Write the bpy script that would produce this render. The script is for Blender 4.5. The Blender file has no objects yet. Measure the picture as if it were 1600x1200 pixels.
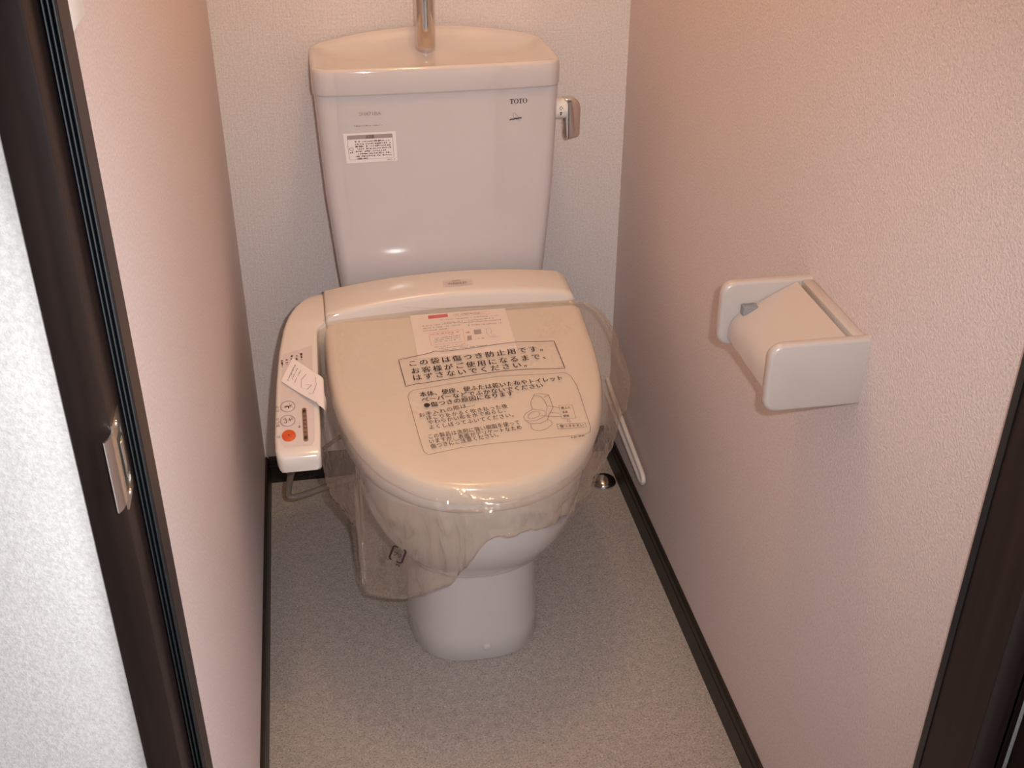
import bpy, bmesh, math, random
from mathutils import Vector, Matrix, noise

sc = bpy.context.scene
COL = sc.collection
random.seed(4)

# ------------------------------------------------------------------ camera
CAM = Vector((0.17103, -2.14972, 1.50110))
YAW, PITCH, ROLL, FPX = 0.176785, 0.537379, 0.004723, 1780.32
fw = Vector((math.sin(YAW) * math.cos(PITCH), math.cos(YAW) * math.cos(PITCH), -math.sin(PITCH)))
r0 = Vector((math.cos(YAW), -math.sin(YAW), 0)); u0 = r0.cross(fw)
rt = r0 * math.cos(ROLL) + u0 * math.sin(ROLL)
up = -r0 * math.sin(ROLL) + u0 * math.cos(ROLL)
cd = bpy.data.cameras.new('camera'); cam = bpy.data.objects.new('camera', cd); COL.objects.link(cam)
cd.sensor_fit = 'HORIZONTAL'; cd.sensor_width = 36.0; cd.lens = FPX * 36.0 / 1600.0
cd.clip_start = 0.02; cd.clip_end = 50
cam.matrix_world = Matrix(((rt.x, up.x, -fw.x, CAM.x), (rt.y, up.y, -fw.y, CAM.y), (rt.z, up.z, -fw.z, CAM.z), (0, 0, 0, 1)))
sc.camera = cam

# ------------------------------------------------------------------ light and exposure
sc.view_settings.view_transform = 'Standard'
sc.view_settings.look = 'None'
sc.view_settings.exposure = 0.0
sc.view_settings.gamma = 1.0
sc.view_settings.use_curve_mapping = False
w = bpy.data.worlds.new('world'); sc.world = w; w.use_nodes = True
w.node_tree.nodes['Background'].inputs[0].default_value = (0.99, 1.0, 1.02, 1)
w.node_tree.nodes['Background'].inputs[1].default_value = 3.0

def point_light(name, loc, power, color, radius):
    l = bpy.data.lights.new(name, 'POINT'); l.energy = power; l.color = color; l.shadow_soft_size = radius
    o = bpy.data.objects.new(name, l); COL.objects.link(o); o.location = loc
    return o
# the compact camera's own flash, up and to the right of its lens
fl_ = bpy.data.lights.new('camera_flash', 'SPOT'); fl_.energy = 53.0; fl_.color = (1.0, 1.0, 0.99); fl_.shadow_soft_size = 0.008
fl_.spot_size = 1.18; fl_.spot_blend = 1.0
flo = bpy.data.objects.new('camera_flash', fl_); COL.objects.link(flo)
flo.matrix_world = Matrix.Translation(rt * 0.046 + up * 0.030 + fw * 0.02) @ cam.matrix_world
# warm bulb under the toilet room's ceiling
point_light('ceiling_bulb', (0.42, -0.62, 2.16), 11.7, (1.0, 0.615, 0.267), 0.05)

# ------------------------------------------------------------------ helpers
def tag(o, label=None, cat=None, kind=None, group=None):
    if label: o['label'] = label
    if cat: o['category'] = cat
    if kind: o['kind'] = kind
    if group: o['group'] = group
    return o

def empty(name, loc, label, cat):
    o = bpy.data.objects.new(name, None); COL.objects.link(o); o.location = loc
    o.empty_display_size = 0.05
    return tag(o, label, cat)

def finish(name, me, mat, parent=None, smooth=True, angle=35):
    me.materials.clear(); me.materials.append(mat)
    if smooth:
        for p in me.polygons: p.use_smooth = True
        me.set_sharp_from_angle(angle=math.radians(angle))
    o = bpy.data.objects.new(name, me); COL.objects.link(o)
    if parent is not None:
        o.parent = parent
        o.matrix_parent_inverse = Matrix.Translation(-parent.location)
    return o

def from_bm(name, bm, mat, parent=None, smooth=True, angle=35, fix=True):
    if fix: bmesh.ops.recalc_face_normals(bm, faces=bm.faces)
    me = bpy.data.meshes.new(name); bm.to_mesh(me); bm.free()
    return finish(name, me, mat, parent, smooth, angle)

def add_box(bm, a, b, bevel=0.0, seg=2):
    g = bmesh.ops.create_cube(bm, size=1.0)
    vs = g['verts']
    for v in vs:
        v.co = Vector([a[i] + (b[i] - a[i]) * (v.co[i] + 0.5) for i in range(3)])
    if bevel:
        es = list({e for v in vs for e in v.link_edges})
        bmesh.ops.bevel(bm, geom=es, offset=bevel, segments=seg, profile=0.5, affect='EDGES')

def box(name, a, b, mat, parent=None, bevel=0.0, seg=2):
    bm = bmesh.new(); add_box(bm, a, b, bevel, seg)
    return from_bm(name, bm, mat, parent)

def loft(bm, rings, cap0=True, cap1=True, closed=True):
    vr = [[bm.verts.new(p) for p in r] for r in rings]
    n = len(vr[0])
    for a, b in zip(vr, vr[1:]):
        for i in range(n if closed else n - 1):
            j = (i + 1) % n
            bm.faces.new((a[i], a[j], b[j], b[i]))
    if cap0: bm.faces.new(vr[0][::-1])
    if cap1: bm.faces.new(vr[-1])
    return vr

def tube_rings(path, radius, n=12):
    path = [Vector(p) for p in path]
    rad = radius if isinstance(radius, (list, tuple)) else [radius] * len(path)
    t0 = (path[1] - path[0]).normalized()
    nrm = t0.orthogonal().normalized()
    rings = []
    for i, p in enumerate(path):
        t = (path[min(i + 1, len(path) - 1)] - path[max(i - 1, 0)]).normalized()
        nrm = (nrm - t * nrm.dot(t)).normalized(); b = t.cross(nrm)
        rings.append([p + (nrm * math.cos(2 * math.pi * k / n) + b * math.sin(2 * math.pi * k / n)) * rad[i] for k in range(n)])
    return rings

def catmull(pts, sub=8):
    P = [Vector(p) for p in pts]; out = []
    for i in range(len(P) - 1):
        a, b, c, d = P[max(i - 1, 0)], P[i], P[i + 1], P[min(i + 2, len(P) - 1)]
        for k in range(sub):
            t = k / sub
            out.append(0.5 * ((2 * b) + (c - a) * t + (2 * a - 5 * b + 4 * c - d) * t * t + (3 * b - a - 3 * c + d) * t ** 3))
    out.append(P[-1]); return out

def tube(name, path, radius, mat, parent=None, n=12):
    bm = bmesh.new(); loft(bm, tube_rings(path, radius, n))
    return from_bm(name, bm, mat, parent)

def interp(tab, x):
    if x <= tab[0][0]: return tab[0][1]
    for (x0, v0), (x1, v1) in zip(tab, tab[1:]):
        if x <= x1: return v0 + (v1 - v0) * (x - x0) / (x1 - x0)
    return tab[-1][1]

# plan outline, straight sides, round front; y counts forward from the back wall
def dshape(cx, hw, yb, yc, yf, n=2.25, rb=0.015, N=56):
    pts = []
    for k in range(N + 1):
        a = math.pi * k / N
        c, s = math.cos(a), math.sin(a)
        pts.append((cx + hw * math.copysign(abs(c) ** (2 / n), c), yc + (yf - yc) * abs(s) ** (2 / n)))
    for k in range(1, 7): pts.append((cx - hw, yc + (yb + rb - yc) * k / 7))
    for k in range(0, 6):
        a = math.pi / 2 * k / 5
        pts.append((cx - hw + rb - rb * math.cos(a), yb + rb - rb * math.sin(a)))
    for k in range(1, 12): pts.append((cx - hw + rb + (2 * hw - 2 * rb) * k / 12, yb))
    for k in range(0, 6):
        a = math.pi / 2 * k / 5
        pts.append((cx + hw - rb + rb * math.sin(a), yb + rb - rb * math.cos(a)))
    for k in range(1, 7): pts.append((cx + hw, yb + rb + (yc - yb - rb) * k / 7))
    return pts

def rrect(x0, x1, y0, y1, r, bow=0.0, k=5, m=10):
    pts = []
    cs = [(x1 - r, y1 - r, 0), (x0 + r, y1 - r, 1), (x0 + r, y0 + r, 2), (x1 - r, y0 + r, 3)]
    for i, (cx, cy, q) in enumerate(cs):
        for j in range(k + 1):
            a = math.pi / 2 * (q + j / k)
            pts.append([cx + r * math.cos(a), cy + r * math.sin(a)])
        nx, ny, nq = cs[(i + 1) % 4]
        a = math.pi / 2 * (q + 1)
        p = (cx + r * math.cos(a), cy + r * math.sin(a)); e = (nx + r * math.cos(a), ny + r * math.sin(a))
        for j in range(1, m): pts.append([p[0] + (e[0] - p[0]) * j / m, p[1] + (e[1] - p[1]) * j / m])
    if bow:
        xm, hw = (x0 + x1) / 2, (x1 - x0) / 2
        for p in pts:
            if p[1] > (y0 + y1) / 2: p[1] += bow * (1 - ((p[0] - xm) / hw) ** 2) * (p[1] - (y0 + y1) / 2) / ((y1 - y0) / 2)
    return [tuple(p) for p in pts]

def W(X, y, z): return Vector((X, -y, z))

# ------------------------------------------------------------------ materials
def mat_base(name, color, rough=0.5, spec=0.5, metal=0.0, coat=0.0):
    m = bpy.data.materials.new(name); m.use_nodes = True
    b = m.node_tree.nodes['Principled BSDF']
    b.inputs['Base Color'].default_value = (*color, 1); b.inputs['Roughness'].default_value = rough
    b.inputs['Metallic'].default_value = metal; b.inputs['Specular IOR Level'].default_value = spec
    b.inputs['Coat Weight'].default_value = coat; b.inputs['Coat Roughness'].default_value = 0.04
    return m, m.node_tree, b

def noise_node(nt, scale, detail=2.0, rough=0.5, stretch=None):
    tc = nt.nodes.new('ShaderNodeTexCoord'); n = nt.nodes.new('ShaderNodeTexNoise')
    n.inputs['Scale'].default_value = scale; n.inputs['Detail'].default_value = detail; n.inputs['Roughness'].default_value = rough
    if stretch:
        mp = nt.nodes.new('ShaderNodeMapping'); mp.inputs['Scale'].default_value = stretch
        nt.links.new(tc.outputs['Object'], mp.inputs['Vector']); nt.links.new(mp.outputs[0], n.inputs['Vector'])
    else: nt.links.new(tc.outputs['Object'], n.inputs['Vector'])
    return n

def ramp(nt, src, stops):
    r = nt.nodes.new('ShaderNodeValToRGB'); e = r.color_ramp.elements
    e[0].position, e[0].color = stops[0][0], (*stops[0][1], 1)
    e[1].position, e[1].color = stops[-1][0], (*stops[-1][1], 1)
    for p, c in stops[1:-1]:
        x = e.new(p); x.color = (*c, 1)
    nt.links.new(src, r.inputs[0]); return r

def bump(nt, b, src, strength, dist):
    n = nt.nodes.new('ShaderNodeBump'); n.inputs['Strength'].default_value = strength; n.inputs['Distance'].default_value = dist
    nt.links.new(src, n.inputs['Height']); nt.links.new(n.outputs[0], b.inputs['Normal'])

def mat_wallpaper(name, color, weave, relief=0.9):
    m, nt, b = mat_base(name, color, 0.55, 0.35)
    n1 = noise_node(nt, 300, 3, 0.65)
    d = tuple(c * 0.84 for c in color); l = tuple(min(1, c * 1.12) for c in color)
    r = ramp(nt, n1.outputs['Fac'], [(0.3, d), (0.7, l)]); nt.links.new(r.outputs[0], b.inputs['Base Color'])
    if weave:   # woven look on the back wall
        nx = noise_node(nt, 260, 2, 0.5, (1.0, 1.0, 0.12)); nz = noise_node(nt, 260, 2, 0.5, (0.12, 1.0, 1.0))
        ad = nt.nodes.new('ShaderNodeMath'); ad.operation = 'ADD'
        nt.links.new(nx.outputs['Fac'], ad.inputs[0]); nt.links.new(nz.outputs['Fac'], ad.inputs[1])
        bump(nt, b, ad.outputs[0], 0.7, 0.0014)
    else: bump(nt, b, n1.outputs['Fac'], relief, 0.0020)
    return m

WALLC = (0.71, 0.595, 0.58)
M_wall = mat_wallpaper('wallpaper_side', WALLC, False)
M_wallb = mat_wallpaper('wallpaper_back', (0.755, 0.685, 0.68), True)
M_ceil = mat_base('ceiling_paper', (0.75, 0.70, 0.66), 0.7)[0]

M_floor, nt, b = mat_base('vinyl_floor', (0.3, 0.25, 0.22), 0.45, 0.4)
n1 = noise_node(nt, 300, 2, 0.6); n2 = noise_node(nt, 70, 3, 0.6)
r1 = ramp(nt, n1.outputs['Fac'], [(0.28, (0.18, 0.16, 0.15)), (0.44, (0.40, 0.36, 0.34)), (0.58, (0.45, 0.405, 0.385)), (0.75, (0.65, 0.59, 0.56))])
r2 = ramp(nt, n2.outputs['Fac'], [(0.3, (0.86, 0.86, 0.86)), (0.7, (1.1, 1.08, 1.05))])
mx = nt.nodes.new('ShaderNodeMix'); mx.data_type = 'RGBA'; mx.blend_type = 'MULTIPLY'; mx.inputs[0].default_value = 1
nt.links.new(r1.outputs[0], mx.inputs[6]); nt.links.new(r2.outputs[0], mx.inputs[7]); nt.links.new(mx.outputs[2], b.inputs['Base Color'])
bump(nt, b, n1.outputs['Fac'], 0.15, 0.0006)

def mat_wood(name, c0, c1):
    m, nt, b = mat_base(name, c0, 0.42, 0.30)
    n = noise_node(nt, 90, 4, 0.6, (1.0, 1.0, 0.04))
    r = ramp(nt, n.outputs['Fac'], [(0.35, c0), (0.7, c1)]); nt.links.new(r.outputs[0], b.inputs['Base Color'])
    bump(nt, b, n.outputs['Fac'], 0.25, 0.0004)
    return m
M_frame = mat_wood('dark_wood_frame', (0.011, 0.0054, 0.0045), (0.023, 0.012, 0.0098))
M_base = mat_wood('dark_wood_baseboard', (0.016, 0.011, 0.009), (0.026, 0.018, 0.014))
M_rubber = mat_base('black_rubber', (0.006, 0.008, 0.010), 0.32, 0.5)[0]

def mat_ivory(name, color, rough, coat):
    m, nt, b = mat_base(name, color, rough, 0.5, 0.0, coat)
    n = noise_node(nt, 9, 2)
    r = ramp(nt, n.outputs['Fac'], [(0.3, tuple(c * 0.985 for c in color)), (0.7, color)]); nt.links.new(r.outputs[0], b.inputs['Base Color'])
    return m
M_ceramic = mat_ivory('ivory_ceramic', (0.635, 0.595, 0.61), 0.06, 0.6)
M_plastic = mat_ivory('ivory_plastic', (0.73, 0.65, 0.60), 0.18, 0.08)
M_seat = mat_ivory('ivory_seat_plastic', (0.69, 0.63, 0.62), 0.25, 0.2)
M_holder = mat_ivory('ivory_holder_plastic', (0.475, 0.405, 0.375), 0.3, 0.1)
M_panel = mat_base('panel_film', (0.64, 0.55, 0.53), 0.35)[0]
M_chrome = mat_base('chrome', (0.72, 0.68, 0.64), 0.07, 0.5, 1.0)[0]
M_steel = mat_base('brushed_steel', (0.66, 0.62, 0.58), 0.25, 0.5, 1.0)[0]
M_ink = mat_base('dark_ink', (0.030, 0.012, 0.018), 0.6)[0]
M_inkfaint = mat_base('faint_ink', (0.34, 0.24, 0.22), 0.6)[0]
M_inkthin = mat_base('thin_line_ink', (0.16, 0.085, 0.08), 0.6)[0]
M_grey = mat_base('grey_print', (0.36, 0.30, 0.31), 0.6)[0]
M_red = mat_base('red_print', (0.62, 0.10, 0.10), 0.6)[0]
M_pink = mat_base('pale_red_print', (0.72, 0.33, 0.31), 0.6)[0]
M_orange = mat_base('orange_button', (0.60, 0.085, 0.022), 0.4)[0]
M_brown = mat_base('bronze_slider', (0.24, 0.15, 0.11), 0.3, 0.5, 0.3)[0]
M_violet = mat_base('violet_ring', (0.26, 0.16, 0.24), 0.5)[0]
M_paper = mat_base('white_paper', (0.82, 0.74, 0.73), 0.7)[0]
M_label = mat_base('white_label', (0.84, 0.80, 0.80), 0.4)[0]
M_hose = mat_base('grey_hose', (0.22, 0.17, 0.14), 0.25, 0.5)[0]
M_cord = mat_base('white_cord', (0.72, 0.66, 0.64), 0.35)[0]
M_white = mat_base('white_plastic', (0.85, 0.83, 0.80), 0.3)[0]
M_slot = mat_base('dark_slot', (0.02, 0.018, 0.016), 0.5)[0]
M_greyplastic = mat_base('grey_plastic', (0.23, 0.225, 0.24), 0.4)[0]

# clear polyethylene film
M_film = bpy.data.materials.new('clear_film'); M_film.use_nodes = True
nt = M_film.node_tree; nt.nodes.clear()
out = nt.nodes.new('ShaderNodeOutputMaterial')
tr = nt.nodes.new('ShaderNodeBsdfTransparent'); tr.inputs[0].default_value = (0.965, 0.94, 0.90, 1)
gl = nt.nodes.new('ShaderNodeBsdfGlossy'); gl.inputs['Roughness'].default_value = 0.045; gl.inputs[0].default_value = (1, 1, 1, 1)
df = nt.nodes.new('ShaderNodeBsdfDiffuse'); df.inputs[0].default_value = (0.78, 0.66, 0.57, 1)
fr = nt.nodes.new('ShaderNodeFresnel')
gm = nt.nodes.new('ShaderNodeNewGeometry'); io = nt.nodes.new('ShaderNodeMapRange')   # the same reflectance from either side of the film
io.inputs['To Min'].default_value = 1.55; io.inputs['To Max'].default_value = 1 / 1.55
nt.links.new(gm.outputs['Backfacing'], io.inputs['Value']); nt.links.new(io.outputs[0], fr.inputs['IOR'])
nn = noise_node(nt, 22, 2, 0.5); bp = nt.nodes.new('ShaderNodeBump'); bp.inputs['Strength'].default_value = 0.30; bp.inputs['Distance'].default_value = 0.004
vo = nt.nodes.new('ShaderNodeTexVoronoi'); vo.feature = 'DISTANCE_TO_EDGE'; vo.inputs['Scale'].default_value = 24
vm = nt.nodes.new('ShaderNodeMath'); vm.operation = 'MINIMUM'; vm.inputs[1].default_value = 0.22
va = nt.nodes.new('ShaderNodeMath'); va.operation = 'MULTIPLY_ADD'; va.inputs[1].default_value = 1.1
wp = nt.nodes.new('ShaderNodeVectorMath'); wp.operation = 'MULTIPLY_ADD'; wp.inputs[1].default_value = (0.05, 0.05, 0.05)
tcf = nt.nodes.new('ShaderNodeTexCoord')
nt.links.new(nn.outputs['Color'], wp.inputs[0]); nt.links.new(tcf.outputs['Object'], wp.inputs[2]); nt.links.new(wp.outputs[0], vo.inputs['Vector'])
nt.links.new(vo.outputs['Distance'], vm.inputs[0]); nt.links.new(vm.outputs[0], va.inputs[0]); nt.links.new(nn.outputs['Fac'], va.inputs[2])
nt.links.new(va.outputs[0], bp.inputs['Height'])
for q in (gl, fr): nt.links.new(bp.outputs[0], q.inputs['Normal'])
m1 = nt.nodes.new('ShaderNodeMixShader'); m1.inputs[0].default_value = 0.07
m2 = nt.nodes.new('ShaderNodeMixShader')
nt.links.new(tr.outputs[0], m1.inputs[1]); nt.links.new(df.outputs[0], m1.inputs[2])
nt.links.new(fr.outputs[0], m2.inputs[0]); nt.links.new(m1.outputs[0], m2.inputs[1]); nt.links.new(gl.outputs[0], m2.inputs[2])
nt.links.new(m2.outputs[0], out.inputs[0])

# ------------------------------------------------------------------ print helpers
def ribbon(bm, pts, width, S, closed=False):
    """a flat line of given width along plan points, laid on the surface S(a, b)"""
    P = [Vector((p[0], p[1])) for p in pts]
    if closed: P = P + [P[0]]
    Q = []
    for a, b2 in zip(P, P[1:]):
        n = max(1, int((b2 - a).length / 0.006))
        for k in range(n): Q.append(a.lerp(b2, k / n))
    Q.append(P[-1])
    L = []
    for i, p in enumerate(Q):
        t = Q[min(i + 1, len(Q) - 1)] - Q[max(i - 1, 0)]
        if closed and i in (0, len(Q) - 1): t = Q[1] - Q[-2]
        if t.length < 1e-9: t = Vector((1, 0))
        nrm = Vector((-t.y, t.x)).normalized() * width / 2
        L.append((bm.verts.new(S(*(p + nrm))), bm.verts.new(S(*(p - nrm)))))
    for (a, b2), (c, d) in zip(L, L[1:]):
        try: bm.faces.new((a, b2, d, c))
        except ValueError: pass

def patch(bm, pts, S):
    bm.faces.new([bm.verts.new(S(*p)) for p in pts])

def glyphs(body, bold=0.0, spacing=1.0):
    cu = bpy.data.curves.new('t', 'FONT'); cu.body = body; cu.size = 1.0; cu.resolution_u = 2
    cu.space_character = spacing; cu.fill_mode = 'FRONT'
    o = bpy.data.objects.new('t', cu); COL.objects.link(o)
    dg = bpy.context.evaluated_depsgraph_get()
    me = bpy.data.meshes.new_from_object(o.evaluated_get(dg))
    vs = [v.co.copy() for v in me.vertices]; fs = [tuple(p.vertices) for p in me.polygons]
    bpy.data.objects.remove(o); bpy.data.curves.remove(cu); bpy.data.meshes.remove(me)
    return vs, fs

def text_on(bm, body, p0, p1, height, S, flip=1, bold=0.0, spacing=1.0):
    """letters from p0 to p1 (plan), 'height' tall, mapped on the surface S; flip sets which way is up"""
    vs, fs = glyphs(body, 0, spacing)
    if bold:
        n0 = len(vs); sh = Vector((bold * 1.6, 0, 0)); f0 = list(fs)
        for m_ in (-1, 1):
            k0 = len(vs); vs = vs + [v + sh * m_ for v in vs[:n0]]; fs = fs + [tuple(i + k0 for i in f) for f in f0]
    if not vs: return
    xa, xb = min(v.x for v in vs), max(v.x for v in vs); ya, yb = min(v.y for v in vs), max(v.y for v in vs)
    a, b2 = Vector(p0), Vector(p1); d = b2 - a; n = Vector((-d.y, d.x)).normalized() * flip
    V = []
    for v in vs:
        q = a + d * ((v.x - xa) / (xb - xa)) + n * (height * (v.y - ya) / (yb - ya))
        V.append(bm.verts.new(S(q.x, q.y)))
    for f in fs:
        try: bm.faces.new([V[i] for i in f])
        except ValueError: pass

def scribble(bm, p0, p1, height, S, flip=1, gap=0.45, cell=None, seed=0):
    """unreadably small print: a row of little uneven blocks"""
    rnd = random.Random(seed)
    a, b2 = Vector(p0), Vector(p1); L = (b2 - a).length; d = (b2 - a) / L; n = Vector((-d.y, d.x)) * flip
    cell = cell or height * 0.95; x = 0.0
    while x < L:
        wd = cell * rnd.uniform(0.35, 0.9)
        if rnd.random() < 0.9 and x + wd <= L:
            h0 = rnd.uniform(0, 0.25) * height; h1 = rnd.uniform(0.6, 1.0) * height
            q = [a + d * x + n * h0, a + d * (x + wd) + n * h0, a + d * (x + wd) + n * h1, a + d * x + n * h1]
            patch(bm, q, S)
        x += cell * (1 + gap * rnd.uniform(0, 0.6)) * 0.9

# ------------------------------------------------------------------ room shell
RW = 0.78; H = 2.3; YD = -1.39; YW = -1.462; YF = -1.4686
tag(box('floor', (-0.9, -3.2, -0.05), (1.7, 0.02, 0.0), M_floor), 'speckled grey-brown vinyl floor of the toilet room', 'floor', 'structure')
tag(box('ceiling', (-0.9, -3.2, H), (1.7, 0.02, H + 0.05), M_ceil), 'white papered ceiling above the toilet room', 'ceiling', 'structure')
tag(box('wall_back', (0.0, 0.0, 0.0), (RW, 0.06, H), M_wallb), 'pinkish beige woven-textured wallpaper wall behind the tank', 'wall', 'structure')
tag(box('wall_left', (-0.06, YD, 0.0), (0.0, 0.06, H), M_wall), 'pinkish beige wallpapered wall beside the control arm', 'wall', 'structure')
tag(box('wall_right', (RW, YD, 0.0), (RW + 0.06, 0.06, H), M_wall), 'pinkish beige wallpapered wall carrying the paper holder', 'wall', 'structure')
bm = bmesh.new()
add_box(bm, (-0.9, YW, 0.0), (-0.0055, YD, H)); add_box(bm, (RW + 0.004, YW, 0.0), (1.7, YD, H)); add_box(bm, (-0.004, YW, 2.05), (RW + 0.004, YD, H))
M_corr = mat_wallpaper('wallpaper_added_walls', (0.62, 0.60, 0.59), False)  # toned down so the added unseen walls bounce less light
tag(box('wall_added_left', (-0.96, -3.2, 0.0), (-0.9, YD, H), M_corr), 'unseen white wall added to block corridor daylight on the left', 'wall', 'structure')  # added out of view so daylight reaches the doorway from the right only
tag(box('wall_added_rear', (-0.9, -3.26, 0.0), (1.7, -3.2, H), M_corr), 'unseen white wall added behind the camera to block daylight', 'wall', 'structure')  # likewise added unseen, closes off daylight from behind
M_front = mat_wallpaper('wallpaper_corridor', (0.95, 0.94, 0.95), False, 0.5)
tag(from_bm('wall_front', bm, M_front, smooth=False), 'bright white textured corridor wall outside the dark door frame', 'wall', 'structure')

# baseboards: board with a grooved, rounded upper lip
def baseboard(name, a, b2, inward, label):
    prof = [(0.0, 0.0), (0.0075, 0.0), (0.0075, 0.044), (0.0062, 0.046), (0.0062, 0.0475), (0.0075, 0.0495), (0.0068, 0.060), (0.004, 0.0655), (0.0, 0.0665)]
    a, b2, inward = Vector(a), Vector(b2), Vector(inward)
    bm = bmesh.new()
    loft(bm, [[q + inward * p[0] + Vector((0, 0, p[1])) for p in prof] for q in (a, b2)])
    tag(from_bm(name, bm, M_base, smooth=False), label, 'baseboard', 'structure')
baseboard('baseboard_left', (0, YD, 0), (0, 0, 0), (1, 0, 0), 'dark brown baseboard along the left wall')
baseboard('baseboard_right', (RW, YD, 0), (RW, 0, 0), (-1, 0, 0), 'dark brown baseboard running along the right wall under the cord')
baseboard('baseboard_back', (0.0075, 0, 0), (RW - 0.0075, 0, 0), (0, -1, 0), 'dark brown baseboard along the back wall behind the toilet')

# door frame, left jamb: board, door stop, ribbed rubber seal, strike plate
XJ = 0.018; YS = -1.424
bm = bmesh.new(); add_box(bm, (-0.0090, YF, 0.0), (XJ, YS, 2.05), 0.0012, 2); add_box(bm, (-0.0050, YS, 0.0), (0.028, YD, 2.05), 0.001, 1)
tr1 = tag(from_bm('trim_1', bm, M_frame), 'dark brown wooden door jamb with a steel strike plate', 'door frame', 'structure')
prof = []
for k in range(3):
    c = XJ + 0.0003 + k * 0.0032
    for j in range(7):
        a = math.pi * j / 6
        prof.append((c + 0.0015 - 0.0015 * math.cos(a), YS - 0.0035 * math.sin(a)))
prof = [(XJ + 0.0001, YS)] + prof + [(0.0279, YS)]
bm = bmesh.new(); loft(bm, [[Vector((x, y, z)) for x, y in prof] for z in (0.0, 2.05)])
tag(from_bm('rubber_seal', bm, M_rubber, tr1), 'ribbed black rubber door seal')
# strike plate lying on the jamb face: frame with an open slot, a bent lip at its edge
zs = (1.013, 1.083)
x1 = XJ + 0.0014
bm = bmesh.new()
add_box(bm, (XJ, -1.4686, zs[0]), (x1, -1.4635, zs[1])); add_box(bm, (XJ, -1.4440, zs[0]), (x1, -1.4395, zs[1]))
add_box(bm, (XJ, -1.4635, zs[0]), (x1, -1.4440, zs[0] + 0.010)); add_box(bm, (XJ, -1.4635, zs[1] - 0.014), (x1, -1.4440, zs[1]))
sp = tag(from_bm('strike_plate', bm, M_steel, tr1, smooth=False), 'shiny steel strike plate with an open latch slot')
bm = bmesh.new()      # lip bent around the jamb's front edge
lp = [(x1, -1.4676), (x1 - 0.0002, -1.4730), (x1 - 0.0014, -1.4790), (x1 - 0.0040, -1.4835), (x1 - 0.0050, -1.4825), (x1 - 0.0026, -1.4780), (x1 - 0.0014, -1.4725), (x1 - 0.0013, -1.4686)]
loft(bm, [[Vector((x, y, z)) for x, y in lp] for z in (zs[0] + 0.008, zs[1] - 0.004)])
from_bm('lip', bm, M_steel, sp, angle=50)
box('latch_slot', (XJ + 0.0001, -1.4635, zs[0] + 0.010), (XJ + 0.0004, -1.4440, zs[1] - 0.014), M_slot, sp)
box('latch_tongue', (XJ + 0.0004, -1.4555, zs[0] + 0.018), (XJ + 0.0022, -1.4455, zs[1] - 0.022), M_steel, sp, 0.0006, 2)
for zz in (zs[0] + 0.005, zs[1] - 0.007):
    bm = bmesh.new(); loft(bm, [[Vector((x1 + h, -1.4540 + r * math.cos(2 * math.pi * k / 12), zz + r * math.sin(2 * math.pi * k / 12))) for k in range(12)] for h, r in ((0, 0.003), (0.0006, 0.0028), (0.0008, 0.001))])
    from_bm('screw', bm, M_steel, sp)
# right jamb
bm = bmesh.new(); add_box(bm, (RW - 0.028, YF, 0.0), (RW + 0.0035, YD + 0.002, 2.05), 0.001, 1); add_box(bm, (RW, YF, 0.0), (RW + 0.0096, YW - 0.0002, 2.05))
tr2 = tag(from_bm('trim_2', bm, M_frame), 'dark brown wooden door jamb beside the paper holder wall', 'door frame', 'structure')
box('rubber_seal', (RW - 0.0292, YD - 0.0085, 0.0), (RW - 0.028, YD + 0.001, 2.05), M_rubber, tr2)
box('frame_head', (0.0285, YF, 2.02), (RW - 0.0285, YD, 2.05), M_frame, tr1)
# door leaf swung right round against the corridor wall
bm = bmesh.new(); add_box(bm, (RW + 0.0098, YF - 0.040, 0.008), (RW + 0.70, YF - 0.004, 2.02), 0.001, 1)
d1 = tag(from_bm('door_1', bm, M_frame), 'dark brown wooden door leaf folded back beside the right jamb', 'door', 'structure')
hb = bmesh.new(); loft(hb, tube_rings([(RW + 0.64, YF - 0.040, 1.0), (RW + 0.64, YF - 0.085, 1.0), (RW + 0.635, YF - 0.095, 1.0), (RW + 0.53, YF - 0.095, 1.0)], 0.009, 12)); from_bm('door_handle', hb, M_steel, d1)

# ------------------------------------------------------------------ toilet
CX = 0.389
T = empty('toilet', (CX, -0.40, 0.0), 'ivory ceramic toilet with hand-wash tank, electric seat unit and control arm', 'toilet')

# bowl and pedestal: one ceramic casting
def ringz(pts, z): return [W(x, y, z) for x, y in pts]
bw = [(0.000, 0.123, 0.455, 0.630, 2.9), (0.004, 0.125, 0.455, 0.634, 2.9), (0.05, 0.1235, 0.455, 0.632, 2.8), (0.12, 0.122, 0.455, 0.629, 2.7), (0.190, 0.122, 0.455, 0.630, 2.6), (0.214, 0.124, 0.455, 0.632, 2.5),
      (0.218, 0.133, 0.46, 0.648, 2.4), (0.228, 0.145, 0.46, 0.668, 2.35), (0.247, 0.159, 0.46, 0.689, 2.3), (0.275, 0.175, 0.46, 0.711, 2.25), (0.305, 0.188, 0.46, 0.730, 2.25), (0.34, 0.197, 0.46, 0.742, 2.25),
      (0.38, 0.203, 0.46, 0.749, 2.25), (0.41, 0.205, 0.46, 0.7515, 2.25), (0.424, 0.205, 0.46, 0.752, 2.25), (0.430, 0.202, 0.46, 0.749, 2.25), (0.4325, 0.196, 0.46, 0.743, 2.25)]
bm = bmesh.new()
loft(bm, [ringz(dshape(CX, hw, 0.05 if z < 0.2 else 0.03, yc, yf, n), z) for z, hw, yc, yf, n in bw])
bowl = from_bm('bowl', bm, M_ceramic, T, angle=50)
bm = bmesh.new()   # round plug over the fixing screw at the foot
yy = 0.632
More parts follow.
